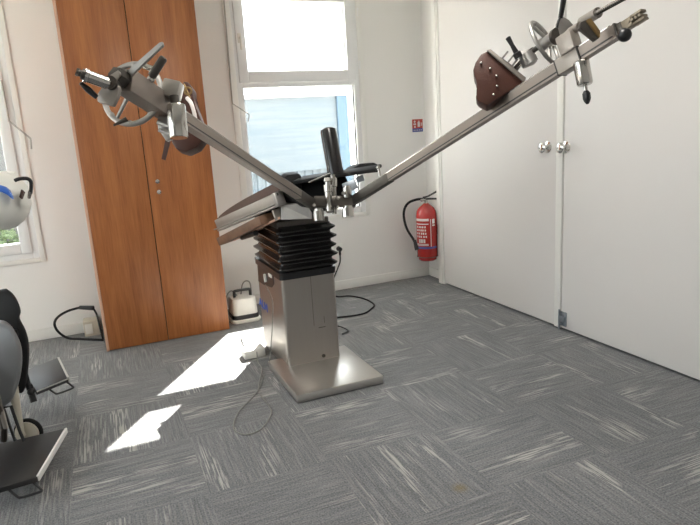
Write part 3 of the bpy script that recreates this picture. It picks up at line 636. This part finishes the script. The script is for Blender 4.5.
obj('nozzle', MB().rod(at(414.5, 240, de-.08), at(417, 250, de-.08), .013, .019), 'blackplastic', ho)
obj('wall_bracket', MB().box((ex.x+Rr-.01, ex.y-.02, .42), (XR+.07, ex.y+.02, .50), .002), 'iron', fe)
obj('retaining_band', MB().torus((ex.x, ex.y, .24), (0, 0, 1), Rr+.001, .003), 'iron', fe)
# sign
s0, s1 = onp(412, 119.5, 1, YB), onp(422.8, 131.5, 1, YB)
sx0, sx1, sz0, sz1 = s0.x, s1.x, s1.z, s0.z
sg = thing('safety_sign', (sx0, YB, sz0), 'small red and blue fire extinguisher sign high on the corner wall', 'sign')
zs = sz0+(sz1-sz0)*.28
obj('red_panel', MB().box((sx0, YB-.003, zs), (sx1, YB, sz1)), 'signred', sg, smooth=False)
obj('blue_panel', MB().box((sx0, YB-.003, sz0), (sx1, YB, zs)), 'labelblue', sg, smooth=False)
mb = MB(); w = sx1-sx0; yy = YB-.0045
mb.ball((sx0+w*.22, yy, sz1-.02), .009, (1, .15, 1.1), 12, 8).box((sx0+w*.10, yy, zs+.03), (sx0+w*.34, YB-.002, sz1-.035)).box((sx0+w*.16, yy, zs+.006), (sx0+w*.30, YB-.002, zs+.022))
mb.box((sx0+w*.5, yy, zs+.012), (sx0+w*.72, YB-.002, sz1-.024)).box((sx0+w*.56, yy, sz1-.022), (sx0+w*.68, YB-.002, sz1-.014))
mb.box((sx0+w*.80, yy, sz1-.04), (sx0+w*.93, YB-.002, sz1-.032)).box((sx0+w*.80, yy, sz1-.055), (sx0+w*.93, YB-.002, sz1-.047))
for k in range(5): mb.box((sx0+w*(.1+.17*k), yy, sz0+.012), (sx0+w*(.19+.17*k), YB-.002, zs-.012))
obj('pictogram', mb, 'labelwhite', sg, smooth=False)
# ------------------------------------------------------------------ wheelchair, left edge
wc_ = thing('wheelchair', (-.75, 2.95, 0), 'grey and black wheelchair with two raised dark footplates at the left edge', 'wheelchair')
def plate(pts, z, name='footplate', th=.022, par_=wc_):
    ps_ = [onp(x, y, 2, z) for x, y in pts]
    return obj(name, MB().prism(ps_, (0, 0, -th), .003), 'footplate', par_), ps_
f1, q1 = plate(((24, 371), (58, 357.5), (68, 378), (36, 391)), .22)
f2, q2 = plate(((-2, 444), (66, 428), (37, 477), (-4, 489)), .10)
def edge(a, b, o, t=.012):
    d = (b-a); s = V((0, 0, 1)).cross(d).normalized()
    mb = MB().blk((a+b)/2+V((.001, 0, -.009)), d, V((0, 0, 1)), d.length*.98, .010, .024, .001)
    return mb
obj('edge_trim', edge(q1[1], q1[2], f1).blk((q1[2]+q1[3])/2+V((0, 0, -.004)), q1[3]-q1[2], V((0, 0, 1)), (q1[3]-q1[2]).length*.97, .004, .006), 'rodgrey', f1)
obj('edge_trim', edge(q2[1], q2[2], f2), 'trim', f2)
def uh(o, a, b, z, dz=.03):
    A_, B_ = onp(*a, 2, z), onp(*b, 2, z); d = V((.045, -.055, -dz))
    mb = MB().tube([A_, A_+d*.8, A_+d+(B_-A_)*.12, B_+d-(B_-A_)*.12, B_+d*.8, B_], .005); obj('heel_loop', mb, 'blackplastic', o)
uh(f1, (46, 386.5), (64, 380), .205); uh(f2, (6, 487), (30, 480), .085)
obj('footrest_hanger', MB().tube([onp(31, 392, 2, .20), at(27, 382, 2.95), at(22, 360, 2.9), at(14, 330, 2.85)], .014).rod(onp(29, 385, 2, .24), onp(34, 402, 2, .16), .016).ball(onp(31, 392, 2, .21), .018), 'blackplastic', wc_)
obj('footrest_hanger', MB().tube([onp(4, 440, 2, .12), at(3, 420, 2.55), at(-4, 395, 2.5), at(-14, 350, 2.5)], .014), 'iron', wc_)
obj('guard_frame', MB().tube([at(2, 408, 2.6), at(11, 406, 2.6), at(20, 432, 2.6), at(24, 441, 2.6)], .007, smooth=False).tube([at(4, 409, 2.62), at(15, 441, 2.62)], .006, smooth=False), 'blackplastic', wc_)
# caster
cc_ = onp(34, 440, 2, 0)
cc_ = V((-.455, 3.02, .055))
ca = obj('caster_wheel', MB().rod(cc_+V((-.012, -.03, 0)), cc_+V((.004, .01, 0)), .055, .055, n=32), 'cream', wc_)
obj('tyre', MB().torus(cc_+V((-.004, -.01, 0)), V((.016, .04, 0)), .056, .012), 'blackrubber', ca)
obj('caster_fork', MB().rod(cc_+V((-.03, -.05, .0)), at(12, 382, 2.72), .014, .022).rod(cc_+V((-.035, -.055, .0)), cc_+V((.0, .03, 0)), .010), 'cream', wc_)
# calf pads / side cushions
def cushion(poly, d, th, name, m, rr=.02):
    pts = [at(x, y, d) for x, y in poly]; c = sum(pts, V())/len(pts); th = (c-CAM).normalized()*th; lo = []
    for k in range(9):
        t = k/8; a = pi*t; e = 1-sin(a)**.45; lo.append([p+th*t+(c-p).normalized()*rr*e for p in pts])
    return obj(name, MB().loft(lo), m, wc_, ang=60)
def smoothpoly(poly, sub=4):
    o = []; n = len(poly)
    for i in range(n):
        a, b, c, d = [V((*poly[(i+k-1) % n], 0)) for k in range(4)]
        for k in range(sub):
            t = k/sub; q = .5*((2*b)+(c-a)*t+(2*a-5*b+4*c-d)*t*t+(3*b-a-3*c+d)*t**3); o.append((q.x, q.y))
    return o
cushion(smoothpoly(((-40, 300), (0, 289), (8, 289), (16, 297), (21, 310), (20, 318), (26, 330), (29.5, 345), (29, 366), (24, 392), (10, 392), (-40, 385))), 2.86, .10, 'seat_cushion', 'blackrubber', .02)
cushion(smoothpoly(((-50, 318), (-5, 319), (8, 322), (16, 332), (22, 347), (22.5, 366), (17, 390), (4, 408), (-50, 430))), 2.62, .12, 'calf_pad', 'greyvinyl', .025)
obj('side_rail', MB().rod(at(-3, 395, 2.5), at(6, 428, 2.55), .010), 'lightcast', wc_)
obj('rear_wheel', MB().torus((-.95, 2.55, .3), (0, 1, 0), .285, .015), 'blackrubber', wc_)
obj('rear_wheel', MB().torus((-.95, 3.25, .3), (0, 1, 0), .285, .015), 'blackrubber', wc_)
obj('axle', MB().rod((-.95, 2.5, .3), (-.95, 3.3, .3), .012).rod((-.95, 2.55, .3), (-.95, 2.55, .585), .005).rod((-.95, 3.25, .3), (-.95, 3.25, .585), .005).box((-1.1, 2.65, .42), (-.55, 3.15, .46), .01), 'iron', wc_)
# ------------------------------------------------------------------ white moulded device on a stand at the left edge
D_ = 2.35
wv = thing('treatment_lamp', (-.85, 2.2, 0), 'white moulded plastic head with blue flash and black grab hook, left frame edge', 'lamp')
lo = []
lev = [(172, -14, 3), (176, -18, 14), (180, -26, 21), (186, -32, 26.5), (194, -36, 29), (203, -36, 29), (212, -34, 27), (220, -28, 22), (226, -18, 16), (229.5, -8, 8)]
for y, xa, xb in lev:
    c = at((xa+xb)/2, y, D_); hx = (xb-xa)/2/F*D_; hd = hx*.8
    lo.append([c+R_*hx*cos(2*pi*k/28)+W_*hd*sin(2*pi*k/28) for k in range(28)])
obj('lamp_head', MB().loft(lo), 'whiteplastic', wv, ang=60)
def surf(x, y):
    xa = xb = None
    for (y0, a0, b0), (y1, a1, b1) in zip(lev, lev[1:]):
        if y0 <= y <= y1: t = (y-y0)/(y1-y0); xa, xb = a0+(a1-a0)*t, b0+(b1-b0)*t
    c = (xa+xb)/2; hx = (xb-xa)/2; u = (x-c)/hx; dd = .8*hx/F*D_*math.sqrt(max(0, 1-u*u)); return at(x, y, D_-dd)
def patch(poly, name, m, **k):
    ps_ = [surf(*p) for p in poly]; obj(name, MB().prism([p-W_*.003 for p in ps_], W_*.012), m, wv, smooth=False, **k)
patch(((-6, 186), (0, 185), (5, 186.5), (9, 190), (12, 196), (12.5, 199), (8, 195), (2, 192), (-6, 191)), 'blue_flash', 'blue')
patch(((21.5, 189.5), (24, 192), (21.5, 199), (19.5, 197)), 'warning_mark', 'leather')
obj('grab_hook', MB().tube([at(15, 180.5, 2.24), at(19, 179, 2.24), at(26.5, 178.5, 2.25), at(30.5, 181, 2.26), at(31.3, 186, 2.27), at(30.5, 193, 2.29)], .007, n=12), 'blackplastic', wv)
obj('hook_tip', MB().rod(at(30.5, 191, 2.285), at(29, 198, 2.3), .008, .006), 'chrome', wv)
obj('arm_tube', MB().tube([at(16, 176, 2.36), at(0, 176, 2.36), at(-30, 176, 2.36), V((-.85, 2.2, 1.35))], .018), 'whiteplastic', wv)
obj('stand', MB().rod((-.85, 2.2, .02), (-.85, 2.2, 1.36), .022).rod((-.85, 2.2, 0), (-.85, 2.2, .04), .17, .15, n=32), 'whiteplastic', wv)
# ------------------------------------------------------------------ light
sc = bpy.context.scene
wl = bpy.data.worlds.new('sky'); sc.world = wl; wl.use_nodes = True; t = wl.node_tree; bg = t.nodes['Background']
SKY = 3.2
bg.inputs[0].default_value = (.90, .95, 1, 1); bg.inputs[1].default_value = SKY
sd = bpy.data.lights.new('sun', 'SUN'); sd.energy = 30; sd.angle = radians(.6); sd.color = (1, .96, .9)
so_ = bpy.data.objects.new('sun', sd); C.objects.link(so_)
tow = V((.60, .90, 1.0)).normalized(); so_.rotation_euler = tow.to_track_quat('Z', 'Y').to_euler()
def portal(name, loc, rot, sx, sy):
    l_ = bpy.data.lights.new(name, 'AREA'); l_.shape = 'RECTANGLE'; l_.size = sx; l_.size_y = sy; l_.cycles.is_portal = True
    o = bpy.data.objects.new(name, l_); C.objects.link(o); o.location = loc; o.rotation_euler = rot
portal('portal_centre', ((A[0]+A[1])/2, YB+.24, (A[2]+A[3])/2), (-pi/2, 0, 0), A[1]-A[0], A[3]-A[2])
portal('portal_left', ((B[0]+B[1])/2, YB+.24, (B[2]+B[3])/2), (-pi/2, 0, 0), B[1]-B[0], B[3]-B[2])
portal('portal_side', (XL-.22, (O[0]+O[1])/2, (O[2]+O[3])/2), (0, -pi/2, 0), O[3]-O[2], O[1]-O[0])
# unseen ceiling panel, added as fill light for the room
for k, (x, y) in enumerate(((.9, 1.6),)):
    cl = thing('fill_light_panel', (x, y, ZC-.06), 'unseen square white panel added overhead for fill', 'fill light')
    obj('fill_housing', MB().box((x-.3, y-.3, ZC-.05), (x+.3, y+.3, ZC), .004), 'whiteplastic', cl)
    ld = bpy.data.lights.new('fill_lamp', 'AREA'); ld.size = .56; ld.energy = 16; ld.color = (1, .96, .9)
    lo_ = bpy.data.objects.new('fill_lamp', ld); C.objects.link(lo_); lo_.location = (x, y, ZC-.06)
vs = sc.view_settings; vs.view_transform = 'Standard'; vs.look = 'None'; vs.gamma = 1; vs.use_curve_mapping = False; vs.exposure = .88
for o in bpy.data.objects:
    if '_o' in o: del o['_o']
